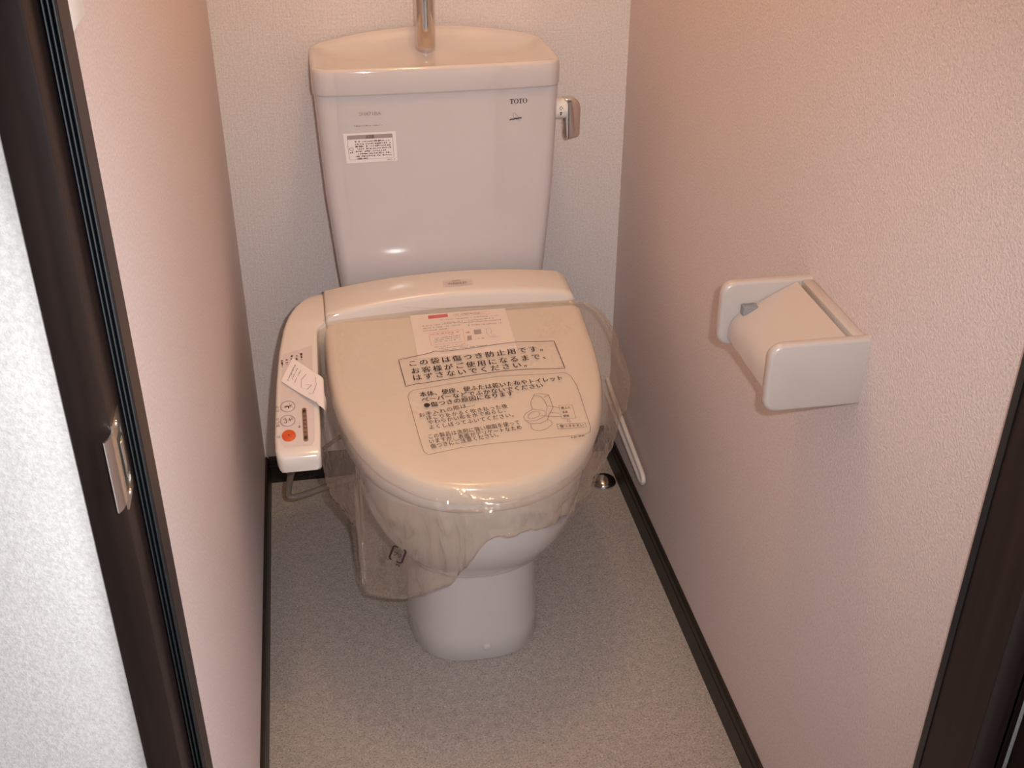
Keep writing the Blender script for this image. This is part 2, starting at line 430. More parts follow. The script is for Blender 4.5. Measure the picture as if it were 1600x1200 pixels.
loft(bm, [[W(0.398 + r * math.cos(2 * math.pi * k / 20), yy + h, 0.032 + r * math.sin(2 * math.pi * k / 20)) for k in range(20)] for h, r in ((0, 0.0075), (0.0028, 0.0072), (0.0038, 0.006), (0.0042, 0.002))])
tag(from_bm('screw_cap', bm, M_ceramic, bowl), 'round cap at the foot of the pedestal')

# seat ring under the lid
SL = 0.1812
def zpl(y): return 0.565 - SL * (y - 0.34)
bm = bmesh.new()
def seat_ring(hw, yf, f): return [W(x, y, f(y)) for x, y in dshape(CX, hw, 0.34, 0.43, yf)]
loft(bm, [seat_ring(0.214, 0.754, lambda y: 0.4335), seat_ring(0.221, 0.761, lambda y: 0.4345), seat_ring(0.2245, 0.7655, lambda y: 0.439), seat_ring(0.2245, 0.7655, lambda y: max(0.446, zpl(y) - 0.040)), seat_ring(0.219, 0.760, lambda y: max(0.450, zpl(y) - 0.034)), seat_ring(0.212, 0.752, lambda y: max(0.452, zpl(y) - 0.032))])
from_bm('seat', bm, M_seat, T, angle=60)

# lid
HWL, YBL, YCL, YFL = 0.2297, 0.335, 0.43, 0.769
def lid_out(g): return dshape(CX, HWL - g, YBL + g, YCL, YFL - g, 2.25)
def lid_ring(g, dz): return [W(x, y, zpl(y) + dz) for x, y in lid_out(g)]
cen = (CX, 0.55)
def lid_inner(t, dz): return [W(cen[0] + (x - cen[0]) * t, cen[1] + (y - cen[1]) * t, zpl(cen[1] + (y - cen[1]) * t) + dz) for x, y in lid_out(0.012)]
bm = bmesh.new()
loft(bm, [lid_ring(0.012, -0.030), lid_ring(0.003, -0.030), lid_ring(-0.004, -0.028), lid_ring(-0.0045, -0.024), lid_ring(-0.001, -0.010), lid_ring(0.0015, -0.005), lid_ring(0.005, -0.002), lid_ring(0.012, -0.0003)] + [lid_inner(t, 0) for t in (0.85, 0.6, 0.35, 0.12)])
lid = from_bm('lid', bm, M_plastic, T, angle=60)

# tank
def tank_hw(z): return interp([(0.42, 0.180), (0.58, 0.196), (0.75, 0.2085), (0.93, 0.2148)], z)
def tank_ring(z, g=0.0, bow=0.006):
    hw = tank_hw(z) - g
    return [W(x, y, z) for x, y in rrect(0.3885 - hw, 0.3885 + hw, 0.015 + g, 0.202 - g - 0.02 * max(0, 0.75 - z), 0.022, bow)]
bm = bmesh.new()
loft(bm, [tank_ring(0.4335, 0.008), tank_ring(0.44)] + [tank_ring(0.48 + 0.445 * k / 12) for k in range(13)])
tank = from_bm('tank', bm, M_ceramic, T, angle=60)
def tank_front(X, z):
    hw = tank_hw(z)
    y = 0.202 - 0.02 * max(0, 0.75 - z) + 0.006 * (1 - ((X - 0.3885) / hw) ** 2)
    return W(X, y + 0.0005, z)

# tank lid with basin
FX, FY = 0.3815, 0.066
TX0, TX1, TY0, TY1 = 0.1715, 0.6045, 0.010, 0.208
def arch(x, y):
    s = max(0.0, min(1.0, (0.11 - y) / 0.09)); s = s * s * (3 - 2 * s)
    return -0.004 * s + s * 0.026 * max(0.0, 1 - ((x - 0.39) / 0.212) ** 2)
def tl_ring(g, z, rise=1.0, r=0.026, zf=None):
    return [W(x, y, (zf(x, y) if zf else z) + rise * arch(x, y)) for x, y in rrect(TX0 + g, TX1 - g, TY0 + g, TY1 - g, max(0.006, r - g), 0.006)]
def basin(t, z, rise):
    cx, cy = 0.389, 0.115
    src = rrect(TX0 + 0.012, TX1 - 0.012, TY0 + 0.012, TY1 - 0.012, 0.02, 0.006)
    res = []
    for x, y in src:
        X_, Y_ = cx + (x - cx) * t, cy + (y - cy) * (0.5 * t + 0.5 * t * t)
        res.append(W(X_, Y_, z + rise * arch(x, y) + 0.012 * math.exp(-((X_ - FX) / 0.075) ** 2 - ((Y_ - FY) / 0.030) ** 2)))
    return res
bm = bmesh.new()
loft(bm, [tl_ring(0.004, 0.9255, 0), tl_ring(0.001, 0.9265, 0), tl_ring(0.0, 0.930, 0), tl_ring(0.0, 0.955, 0.5), tl_ring(0.0005, 0.966), tl_ring(0.002, 0.9695), tl_ring(0.005, 0.9715), tl_ring(0.0085, 0.9715), tl_ring(0.011, 0.970)]
     + [basin(0.97, 0.966, 0.9), basin(0.93, 0.9605, 0.8), basin(0.88, 0.957, 0.65), basin(0.82, 0.954, 0.5), basin(0.75, 0.952, 0.35), basin(0.68, 0.951, 0.2), basin(0.6, 0.9505, 0.1), basin(0.5, 0.950, 0.05), basin(0.4, 0.950, 0), basin(0.3, 0.950, 0), basin(0.2, 0.950, 0), basin(0.1, 0.950, 0)])
tlid = from_bm('tank_lid', bm, M_ceramic, T, angle=60)

# chrome hand-wash spout
path = catmull([W(FX, FY, 0.9590), W(FX, FY, 0.99), W(FX, FY, 1.03), W(FX, FY + 0.002, 1.07), W(FX, FY + 0.012, 1.105), W(FX, FY + 0.035, 1.13), W(FX, FY + 0.065, 1.135), W(FX, FY + 0.085, 1.122), W(FX, FY + 0.092, 1.105)], 5)
rad = [0.0150, 0.0175] + [interp([(0, 0.0180), (20, 0.0195), (len(path), 0.014)], i) for i in range(2, len(path))]
tag(tube('spout', path, rad, M_chrome, tlid, 24), 'chrome hand-wash spout rising from the basin')

# flush lever
bm = bmesh.new()
loft(bm, [[Vector((x, -0.165 + r * math.cos(2 * math.pi * k / 24), 0.874 + r * math.sin(2 * math.pi * k / 24))) for k in range(24)] for x, r in ((0.5985, 0.0185), (0.619, 0.0185), (0.6215, 0.017))])
lvb = tag(from_bm('lever_base', bm, M_white, tank), 'white collar of the flush lever')
prof = [(0.6175, 0.8935), (0.634, 0.8935), (0.641, 0.890), (0.6455, 0.884), (0.648, 0.874), (0.6475, 0.826), (0.6445, 0.821), (0.623, 0.8165), (0.6205, 0.821), (0.6225, 0.862), (0.6175, 0.866)]
bm = bmesh.new()
loft(bm, [[Vector((x, y, z)) for x, z in prof] for y in (-0.176, -0.154)])
bmesh.ops.bevel(bm, geom=[e for e in bm.edges if abs(e.verts[0].co.y - e.verts[1].co.y) < 1e-5], offset=0.003, segments=3, profile=0.5, affect='EDGES')
tag(from_bm('flush_lever', bm, M_chrome, tank, angle=40), 'chrome flush lever blade')
def lever_face(a, z):   # a = angle around the collar, forward is 0
    return Vector((a, -0.165 - math.sqrt(max(1e-8, 0.0187 ** 2 - (z - 0.874) ** 2)), z))
bm = bmesh.new(); text_on(bm, '小', (0.6062, 0.8755), (0.6135, 0.8755), 0.0075, lever_face, 1, 0.02); patch(bm, [(0.6075, 0.872), (0.6120, 0.872), (0.6110, 0.866), (0.6085, 0.866)], lever_face)
from_bm('lever_print', bm, M_ink, lvb, smooth=False, fix=False)

# tank print: model mark, maker's mark and a caution label
bm = bmesh.new()
text_on(bm, 'SH471BA', (0.2475, 0.8905), (0.2861, 0.8905), 0.0062, tank_front, 1, 0.0)
scribble(bm, (0.238, 0.8715), (0.287, 0.8715), 0.0022, tank_front, 1, 0.5, 0.003, 5)
from_bm('model_print', bm, M_inkfaint, tank, smooth=False, fix=False)
bm = bmesh.new()
x = 0.5120; hL = 0.0085; zb = 0.8985
def slab(a, z0, b2, z1): patch(bm, [(a, z0), (b2, z0), (b2, z1), (a, z1)], tank_front)
for ch in 'TOTO':
    if ch == 'T':
        slab(x + 0.0026, zb, x + 0.0044, zb + hL); slab(x + 0.0014, zb, x + 0.0056, zb + 0.0007); slab(x, zb + hL - 0.0009, x + 0.0070, zb + hL)
        slab(x, zb + hL - 0.0026, x + 0.0006, zb + hL); slab(x + 0.0064, zb + hL - 0.0026, x + 0.0070, zb + hL); x += 0.0073
    else:
        N = 24
        o_ = [bm.verts.new(tank_front(x + 0.0041 + 0.0041 * math.cos(2 * math.pi * k / N), zb + hL / 2 + 0.0045 * math.sin(2 * math.pi * k / N))) for k in range(N)]
        i_ = [bm.verts.new(tank_front(x + 0.0041 + 0.0024 * math.cos(2 * math.pi * k / N), zb + hL / 2 + 0.0038 * math.sin(2 * math.pi * k / N))) for k in range(N)]
        for k in range(N): bm.faces.new((o_[k], o_[(k + 1) % N], i_[(k + 1) % N], i_[k]))
        x += 0.0086
# little mark underneath: a loop crossed by a line of script
ribbon(bm, [(0.5115, 0.8697), (0.5150, 0.8712), (0.5185, 0.8706), (0.5220, 0.8722), (0.5260, 0.8716), (0.5300, 0.8728), (0.5335, 0.8722)], 0.0021, tank_front)
ribbon(bm, [(0.5205, 0.8715), (0.5175, 0.8760), (0.5180, 0.8815), (0.5210, 0.8820), (0.5250, 0.8770), (0.5285, 0.8715), (0.5295, 0.8680), (0.5265, 0.8695), (0.5230, 0.8710)], 0.0005, tank_front)
from_bm('maker_mark', bm, M_ink, tank, smooth=False, fix=False)

LB = [(0.2180, 0.8598), (0.3092, 0.8607), (0.3100, 0.8072), (0.2208, 0.8056)]
def lab(u, v):       # u across, v down, on the label
    a = Vector(LB[0]).lerp(Vector(LB[1]), u); c = Vector(LB[3]).lerp(Vector(LB[2]), u); return a.lerp(c, v)
def lab_s(off):
    def S(u, v):
        q = lab(u, v); p = tank_front(q.x, q.y); return p + Vector((0, -off, 0))
    return S
bm = bmesh.new(); g = [[bm.verts.new(lab_s(0.0001)(i / 6, j / 3)) for i in range(7)] for j in range(4)]
for j in range(3):
    for i in range(6): bm.faces.new((g[j][i], g[j + 1][i], g[j + 1][i + 1], g[j][i + 1]))
cl = tag(from_bm('caution_label', bm, M_label, tank, smooth=False, fix=False), 'white printed caution label on the tank')
S2, S3 = lab_s(0.0004), lab_s(0.0007)
bm = bmesh.new()
patch(bm, [(0.065, 0.10), (0.075, 0.07), (0.925, 0.07), (0.935, 0.10), (0.935, 0.205), (0.065, 0.205)], S2)
ribbon(bm, [(0.065, 0.2), (0.065, 0.85), (0.085, 0.885), (0.915, 0.885), (0.935, 0.85), (0.935, 0.2)], 0.008, S2)
from_bm('label_header', bm, M_grey, cl, smooth=False, fix=False)
bm = bmesh.new()
text_on(bm, '△注意', (0.42, 0.195), (0.58, 0.195), 0.12, S3, -1, 0.03)
for k in range(8): scribble(bm, (0.205, 0.31 + 0.082 * k), ((0.90, 0.90, 0.90, 0.90, 0.80, 0.90, 0.90, 0.45)[k], 0.31 + 0.082 * k), 0.055, S3, -1, 0.3, 0.035, 20 + k)
ribbon(bm, [(0.125 + 0.035 * math.cos(k * math.pi / 6), 0.52 + 0.05 * math.sin(k * math.pi / 6)) for k in range(13)], 0.01, S3)
scribble(bm, (0.09, 0.665), (0.165, 0.665), 0.06, S3, -1, 0.2, 0.035, 40); scribble(bm, (0.80, 0.955), (0.96, 0.955), 0.04, S3, -1, 0.2, 0.02, 41)
tag(from_bm('label_text', bm, M_inkthin, cl, smooth=False, fix=False), kind='stuff')

# electric seat unit behind the lid
UX0, UX1 = 0.1605, 0.617
bm = bmesh.new(); rings = []
def unit_ztop(X):
    s = (X - 0.40) / 0.24
    return 0.600 - 0.016 * s * s
for X, dz, dy in [(UX0, -0.006, 0.004), (UX0 + 0.0015, -0.0015, 0.001), (UX0 + 0.004, 0, 0)] + [(UX0 + 0.004 + (UX1 - 0.028 - UX0) * k / 18, 0, 0) for k in range(1, 19)] + [(UX1 - 0.012, -0.004, 0.003), (UX1 - 0.005, -0.012, 0.007), (UX1, -0.030, 0.016)]:
    s = (X - 0.40) / 0.24; zt = unit_ztop(X) + dz
    yb = 0.2265 + 0.012 * s * s + dy; yf = 0.322 + 0.022 * s * s * (1 if X < 0.4 else 0.45) - dy * 0.4
    rings.append([W(X, y, z) for y, z in [(yb, 0.4335), (yb, zt - 0.016), (yb + 0.002, zt - 0.008), (yb + 0.007, zt - 0.0025), (yb + 0.016, zt), (yf - 0.012, zt - 0.003), (yf - 0.005, zt - 0.0045), (yf - 0.0015, zt - 0.008), (yf, zt - 0.014), (yf + 0.002, zt - 0.045), (yf + 0.002, 0.4335)]])
loft(bm, rings)
unit = from_bm('seat_unit', bm, M_plastic, T, angle=40)
def unit_top(X, y): return W(X, y, unit_ztop(X) - 0.003 * (y - 0.24) / 0.07 + 0.0008)
bm = bmesh.new(); patch(bm, [(0.3765, 0.276), (0.4300, 0.275), (0.4290, 0.298), (0.3755, 0.299)], unit_top)
bd = from_bm('badge', bm, M_panel, unit, smooth=False, fix=False)
bm = bmesh.new(); US = lambda X, y: unit_top(X, y) + Vector((0, 0, 0.0004))
text_on(bm, 'TOTO', (0.3925, 0.2835), (0.4075, 0.2830), 0.0050, US, -1, 0.01); text_on(bm, 'WASHLET', (0.3840, 0.2945), (0.4200, 0.2935), 0.0075, US, -1, 0.01)
from_bm('badge_print', bm, M_inkfaint, bd, smooth=False, fix=False)

# control arm
AXL = [(0.238, 0.158), (0.25, 0.149), (0.262, 0.135), (0.277, 0.121), (0.297, 0.108), (0.325, 0.096), (0.36, 0.0865), (0.42, 0.0775), (0.50, 0.0715), (0.61, 0.0670), (0.640, 0.0675), (0.653, 0.0710), (0.659, 0.078)]
AXR = [(0.238, 0.1600), (0.352, 0.1600), (0.362, 0.1475), (0.372, 0.1440), (0.50, 0.1405), (0.61, 0.1385), (0.653, 0.1365), (0.659, 0.132)]
AZT = [(0.238, 0.566), (0.246, 0.574), (0.256, 0.5795), (0.27, 0.5815), (0.30, 0.5805), (0.345, 0.5745), (0.36, 0.571), (0.42, 0.558), (0.50, 0.541), (0.58, 0.522), (0.648, 0.505), (0.656, 0.501), (0.659, 0.496)]
def arm_z(y): return interp(AZT, y)
AC = 0.007
bm = bmesh.new(); rings = []
for y in [0.238, 0.242, 0.25, 0.256, 0.262, 0.27, 0.277, 0.286, 0.297, 0.31, 0.325, 0.342, 0.352, 0.357, 0.362, 0.367, 0.372, 0.40, 0.42, 0.46, 0.50, 0.54, 0.58, 0.61, 0.640, 0.647, 0.653, 0.656, 0.659]:
    xl, xr, zt = interp(AXL, y), interp(AXR, y), arm_z(y)
    zb = 0.470 if y < 0.653 else 0.470 + (y - 0.653) * 0.6
    r = min(AC, (xr - xl) * 0.3)
    rings.append([W(x_, y, z_) for x_, z_ in [(xl + 0.004, zb), (xl + 0.001, zb + 0.005), (xl, zt - r), (xl + r * 0.13, zt - r * 0.5), (xl + r * 0.5, zt - r * 0.13), (xl + r, zt), (xr - r * 0.6, zt), (xr - r * 0.3, zt - r * 0.08), (xr - r * 0.08, zt - r * 0.3), (xr, zt - r * 0.6), (xr, zb + 0.004), (xr - 0.003, zb)]])
loft(bm, rings)
arm = tag(from_bm('control_arm', bm, M_plastic, T, angle=45), 'ivory control arm beside the seat')
def arm_s(off): return lambda X, y: W(X, y, arm_z(y) + off)
A1, A2, A3 = arm_s(0.0004), arm_s(0.0009), arm_s(0.0013)
# film covering the key area
pl = [(interp(AXL, y) + 0.0085, y) for y in (0.428, 0.46, 0.50, 0.55, 0.60, 0.630)]
pr_ = [(interp(AXR, y) - 0.0085, y) for y in (0.411, 0.45, 0.50, 0.55, 0.60, 0.630)]
bm = bmesh.new(); vv = []
for (a, ya), (c, yc_) in zip(pl, pr_): vv.append([bm.verts.new(A1(a + (c - a) * k / 3, ya + (yc_ - ya) * k / 3)) for k in range(4)])
r_ = [bm.verts.new(A1(a, 0.6395)) for a in (pl[-1][0] + 0.006, pl[-1][0] + 0.02, pr_[-1][0] - 0.02, pr_[-1][0] - 0.006)]; vv.append(r_)
for a, c in zip(vv, vv[1:]):
    for k in range(3): bm.faces.new((a[k], c[k], c[k + 1], a[k + 1]))
panel = tag(from_bm('key_panel', bm, M_panel, arm, smooth=False, fix=False), 'pinkish printed film over the keys')
def disc(bm, cx, cy, rx, ry, S, n=28, h=0.0):
    vs = [bm.verts.new(S(cx + rx * math.cos(2 * math.pi * k / n), cy + ry * math.sin(2 * math.pi * k / n))) for k in range(n)]
    bm.faces.new(vs); return vs
def raised_disc(name, cx, cy, rx, ry, mat, parent):
    bm = bmesh.new()
    loft(bm, [[arm_s(h)(cx + rx * f * math.cos(2 * math.pi * k / 32), cy + ry * f * math.sin(2 * math.pi * k / 32)) for k in range(32)] for h, f in ((0.0003, 1.0), (0.0012, 0.99), (0.0016, 0.94), (0.0016, 0.3))])
    return from_bm(name, bm, mat, parent)
AK = arm_s(0.0021)
raised_disc('stop_button', 0.0892, 0.6160, 0.0110, 0.0120, M_orange, arm)['label'] = 'round orange stop button'
for i, cy in enumerate((0.5545, 0.5858)):
    bt = raised_disc('wash_button', 0.0895 - 0.001 * i, cy, 0.0118, 0.0122, M_panel, arm); bt['label'] = 'round wash button with a dark ring'
for i, cy in enumerate((0.5545, 0.5858)):
    cx = 0.0895 - 0.001 * i; bm = bmesh.new()
    ribbon(bm, [(cx + 0.0113 * math.cos(k * math.pi / 16), cy + 0.0117 * math.sin(k * math.pi / 16)) for k in range(33)], 0.0010, AK)
    from_bm('button_ring', bm, M_violet, arm, smooth=False, fix=False)
bm = bmesh.new()
disc(bm, 0.0892, 0.6160, 0.0012, 0.0012, AK, 10)
from_bm('button_symbol', bm, M_ink, arm, smooth=False, fix=False); bm = bmesh.new()
# little figures on the wash buttons
ribbon(bm, [(0.0845, 0.5560), (0.0880, 0.5540), (0.0915, 0.5548), (0.0905, 0.5590)], 0.0022, AK); ribbon(bm, [(0.0915, 0.5548), (0.0960, 0.5520)], 0.0010, AK); ribbon(bm, [(0.0925, 0.5500), (0.0945, 0.5560), (0.0975, 0.5570)], 0.0007, AK)
from_bm('button_symbol', bm, M_ink, arm, smooth=False, fix=False); bm = bmesh.new()
ribbon(bm, [(0.0820, 0.5830), (0.0850, 0.5805), (0.0868, 0.5838), (0.0848, 0.5855), (0.0870, 0.5868), (0.0865, 0.5905), (0.0825, 0.5900)], 0.0011, AK)
ribbon(bm, [(0.0895, 0.5850), (0.0950, 0.5830)], 0.0009, AK); ribbon(bm, [(0.0915, 0.5810), (0.0925, 0.5875)], 0.0009, AK); ribbon(bm, [(0.0950, 0.5800), (0.0965, 0.5850)], 0.0007, AK)
from_bm('button_symbol', bm, M_ink, arm, smooth=False, fix=False); bm = bmesh.new()
for tx, ya, yb_ in (('ビデ', 0.5630, 0.5490), ('おしり', 0.5960, 0.5770), ('止', 0.6200, 0.6140)):
    text_on(bm, tx, (0.0755, ya), (0.0755, yb_), 0.0055, A2, -1)
    from_bm('key_label', bm, M_ink, arm, smooth=False, fix=False); bm = bmesh.new()
scribble(bm, (0.1085, 0.6010), (0.1085, 0.5945), 0.0045, A2, -1, 0.2, 0.003, 3)
for j, (x_, ya) in enumerate(((0.0840, 0.4560), (0.0920, 0.4515), (0.1000, 0.4440), (0.1085, 0.4460), (0.1165, 0.4420))):
    scribble(bm, (x_ + 0.001, ya), (x_ + 0.001, ya - 0.0125), 0.0042, A2, -1, 0.15, 0.0034, 50 + j); disc(bm, x_ - 0.001, ya + 0.004, 0.0008, 0.0010, A2, 8)
tag(from_bm('indicator_print', bm, M_ink, arm, smooth=False, fix=False), kind='stuff')
bm = bmesh.new(); n_ = 12
loft(bm, [[arm_s(h)(0.1152 + f * 0.0038 * math.cos(2 * math.pi * k / 24), 0.5955 + (0.0318 if math.sin(2 * math.pi * k / 24) >= 0 else -0.0318) + f * 0.0040 * math.sin(2 * math.pi * k / 24)) for k in range(24)] for h, f in ((0.0003, 1.0), (0.0012, 0.95), (0.0013, 0.5))])
sl = tag(from_bm('slider', bm, M_brown, arm), 'bronze coloured water strength slider')
bm = bmesh.new()
for k in range(7): ribbon(bm, [(0.1128, 0.5700 + k * 0.0085), (0.1176, 0.5704 + k * 0.0085)], 0.0010, arm_s(0.0017))
disc(bm, 0.1152, 0.5670, 0.0026, 0.0028, arm_s(0.0017), 16); disc(bm, 0.1152, 0.6245, 0.0026, 0.0034, arm_s(0.0017), 16)
from_bm('slider_marks', bm, M_slot, sl, smooth=False, fix=False)

# paper tag stuck on the arm, bending over its inner edge
TG0, TG1, TD = Vector((0.1008, 0.4424)), Vector((0.0805, 0.4964)), Vector((0.654, 0.757))
def tag_s(off):
    def S(t, s):      # t along the stuck edge 0..1, s in metres away from it
        q = TG0.lerp(TG1, t) + TD * s
        xe = interp(AXR, q.y) - 0.002
        if q.x <= xe:
            lift = 0.0006 + 0.0035 * (s / 0.06) ** 2 * t
            return W(q.x - 0.0 * off, q.y, arm_z(q.y) + 0.0022 + lift + off)
        ov = q.x - xe; R = 0.007; a = min(ov / R, math.pi / 2 * 0.93)
        z0 = arm_z(q.y) + 0.0028 + 0.0035 * t
        rest = max(0.0, ov - a * R)
        wob = 0.0022 * math.sin(s * 130 + t * 5) * min(1, rest / 0.01)
        return W(xe + R * math.sin(a) + off * math.sin(a) + 0.004 + wob - 0.004 * (1 - min(1, ov / R)), q.y, z0 - R * (1 - math.cos(a)) - rest + off * math.cos(a))
    return S
bm = bmesh.new(); NT, NS = 14, 40; S0 = tag_s(0.0)
g = [[bm.verts.new(S0(i / NT, 0.118 * j / NS)) for i in range(NT + 1)] for j in range(NS + 1)]
for j in range(NS):
    for i in range(NT): bm.faces.new((g[j][i], g[j][i + 1], g[j + 1][i + 1], g[j + 1][i]))
ptag = tag(from_bm('paper_tag', bm, M_paper, None, fix=False), 'small white printed paper tag curling over the control arm', 'paper tag')
S1 = tag_s(0.0007); bm = bmesh.new()
for k, (a, c, sd) in enumerate(((0.18, 0.86, 1), (0.25, 0.75, 2), (0.22, 0.82, 3))):
    scribble(bm, (a, 0.010 + 0.0075 * k), (c, 0.010 + 0.0075 * k), 0.0042 if k == 0 else 0.0028, S1, 1, 0.3, 0.05, 70 + k)
ribbon(bm, [(0.25, 0.040), (0.55, 0.036), (0.80, 0.043), (0.75, 0.055), (0.50, 0.060), (0.62, 0.048)], 0.0012, S1)
ribbon(bm, [(0.15, 0.060), (0.40, 0.068), (0.75, 0.070), (0.85, 0.062)], 0.0010, S1)
tag(from_bm('tag_print', bm, M_grey, ptag, smooth=False, fix=False), kind='stuff')

# ------------------------------------------------------------------ leaflet lying on the lid under the bag
def LF(off): return lambda X, y: W(X, y, zpl(y) + off)
bm = bmesh.new()
g = [[bm.verts.new(LF(0.0008)(0.3088 + (0.4810 - 0.3088) * i / 8 + 0.0015 * j / 5, 0.3395 + (0.4585 - 0.3395) * j / 5)) for i in range(9)] for j in range(6)]
for j in range(5):
    for i in range(8): bm.faces.new((g[j][i], g[j][i + 1], g[j + 1][i + 1], g[j + 1][i]))
leaf = tag(from_bm('instruction_leaflet', bm, M_paper, None, fix=False), 'white printed leaflet with a red heading lying on the toilet lid', 'leaflet')
L1 = LF(0.0013)
bm = bmesh.new()
patch(bm, [(0.3407, 0.3445), (0.3759, 0.3432), (0.3755, 0.3524), (0.3405, 0.3539)], L1)
from_bm('red_heading', bm, M_red, leaf, smooth=False, fix=False)
bm = bmesh.new(); patch(bm, [(0.4007, 0.3993), (0.4050, 0.3993), (0.4048, 0.3975), (0.4082, 0.4001), (0.4048, 0.4028), (0.4050, 0.4011), (0.4007, 0.4011)], L1)
from_bm('red_arrow', bm, M_red, leaf, smooth=False, fix=False)
bm = bmesh.new()
ribbon(bm, [(0.3365, 0.3942), (0.3970, 0.3906), (0.3960, 0.4246), (0.3366, 0.4269)], 0.0007, L1, True)
from_bm('red_frame', bm, M_pink, leaf, smooth=False, fix=False); bm = bmesh.new()
ribbon(bm, [(0.3875, 0.3442), (0.4510, 0.3449), (0.4516, 0.3480), (0.4510, 0.3518), (0.3868, 0.3521), (0.3860, 0.3480)], 0.0006, L1, True)
from_bm('heading_outline', bm, M_pink, leaf, smooth=False, fix=False); bm = bmesh.new()
scribble(bm, (0.3386, 0.4010), (0.3945, 0.3975), 0.0045, L1, -1, 0.2, 0.004, 90); scribble(bm, (0.3713, 0.4035), (0.3802, 0.4030), 0.003, L1, -1, 0.2, 0.003, 91)
from_bm('red_print', bm, M_pink, leaf, smooth=False, fix=False)
bm = bmesh.new()
for k, (a, c, h) in enumerate([((0.3901, 0.3500), (0.4383, 0.3502), 0.0038), ((0.36, 0.3604), (0.465, 0.36), 0.0022), ((0.3666, 0.3695), (0.4587, 0.3665), 0.0026), ((0.3276, 0.3748), (0.3997, 0.3716), 0.0032),
        ((0.401, 0.3733), (0.4681, 0.3738), 0.0034), ((0.3281, 0.382), (0.3963, 0.3788), 0.0032), ((0.4048, 0.3818), (0.4678, 0.3828), 0.0034), ((0.3273, 0.389), (0.372, 0.3868), 0.0032),
        ((0.3447, 0.4110), (0.3919, 0.4075), 0.0028), ((0.3428, 0.4160), (0.3912, 0.4125), 0.0028), ((0.3435, 0.4212), (0.3919, 0.4178), 0.0028), ((0.3408, 0.4343), (0.3965, 0.4316), 0.0026),
        ((0.3491, 0.4390), (0.4049, 0.4356), 0.0026), ((0.3499, 0.4440), (0.436, 0.4396), 0.0026), ((0.4142, 0.4209), (0.4371, 0.4208), 0.003)]):
    scribble(bm, a, c, h, L1, -1, 0.25, 0.0030, 100 + k)
patch(bm, [(0.402, 0.4094), (0.4096, 0.4094), (0.4085, 0.4212), (0.4005, 0.4225)], L1)
patch(bm, [(0.4154, 0.3946), (0.4285, 0.3940), (0.4279, 0.4066), (0.4150, 0.4074)], L1)
ribbon(bm, [(0.4374, 0.3947), (0.4442, 0.3925), (0.4468, 0.3999), (0.4443, 0.4077), (0.4521, 0.4147), (0.4405, 0.4153), (0.4368, 0.4067)], 0.0006, L1, True)
ribbon(bm, [(0.4405, 0.4185), (0.4555, 0.4180)], 0.0006, L1)
tag(from_bm('grey_print', bm, M_grey, leaf, smooth=False, fix=False), kind='stuff')

# ------------------------------------------------------------------ clear bag over the lid
def ripple(X, y): return 0.0010 * noise.noise(Vector((X * 14, y * 14, 3.1)))
def bag_top(X, y): return zpl(y) + 0.0036 + ripple(X, y)
outl = lid_out(-0.0045); NO = len(outl)
BK = [((0.377, 0.769), (0.377, 0.800, 0.4226)), ((0.413, 0.766), (0.413, 0.802, 0.424)), ((0.47, 0.745), (0.482, 0.772, 0.414)), ((0.53, 0.705), (0.5400, 0.712, 0.410)),
      ((0.585, 0.635), (0.588, 0.636, 0.418)), ((0.612, 0.55), (0.630, 0.55, 0.424)), ((0.6185, 0.50), (0.6695, 0.50, 0.456)), ((0.6185, 0.45), (0.662, 0.445, 0.500)), ((0.6185, 0.42), (0.668, 0.41, 0.513)), ((0.6175, 0.37), (0.656, 0.362, 0.538)),
      ((0.6187, 0.345), (0.626, 0.340, 0.560)), ((0.50, 0.335), (0.50, 0.3325, 0.563)), ((0.36, 0.335), (0.36, 0.3325, 0.568)), ((0.345, 0.335), (0.345, 0.332, 0.570)), ((0.28, 0.335), (0.28, 0.331, 0.582)), ((0.20, 0.335), (0.200, 0.335, 0.583)), ((0.172, 0.335), (0.170, 0.348, 0.578)),
      ((0.159, 0.36), (0.152, 0.366, 0.565)), ((0.159, 0.40), (0.149, 0.40, 0.552)), ((0.159, 0.43), (0.148, 0.43, 0.520)), ((0.160, 0.50), (0.1460, 0.50, 0.407)),
      ((0.165, 0.56), (0.154, 0.55, 0.3605)), ((0.19, 0.635), (0.200, 0.66, 0.3238)), ((0.222, 0.69), (0.195, 0.700, 0.2560)), ((0.24, 0.706), (0.235, 0.722, 0.255)), ((0.265, 0.722), (0.270, 0.742, 0.272)), ((0.31, 0.748), (0.325, 0.775, 0.320)), ((0.35, 0.764), (0.355, 0.795, 0.385))]
keys = sorted((min(range(NO), key=lambda i: (outl[i][0] - a[0]) ** 2 + (outl[i][1] - a[1]) ** 2), Vector(b3)) for a, b3 in BK)
def bag_edge(f):
    f %= NO
    ks = [(keys[-1][0] - NO, keys[-1][1])] + keys + [(keys[0][0] + NO, keys[0][1])]
    for (i0, p0), (i1, p1) in zip(ks, ks[1:]):
        if i0 <= f <= i1: return p0.lerp(p1, (f - i0) / max(1e-6, i1 - i0))
SUBN = 8; NB = NO * SUBN
crnd = random.Random(11); CREASE = []
for k in range(34):       # sharp folds in the film: start, end (along the rim, down the skirt), height
    f0, s0 = crnd.uniform(8, 54), crnd.uniform(0.12, 0.9)
    CREASE.append((f0 * 0.018, s0 * 0.11, (f0 + crnd.uniform(-3.5, 3.5)) * 0.018, (s0 + crnd.uniform(-0.45, 0.45)) * 0.11, crnd.uniform(0.0018, 0.0045), crnd.uniform(0.006, 0.013)))
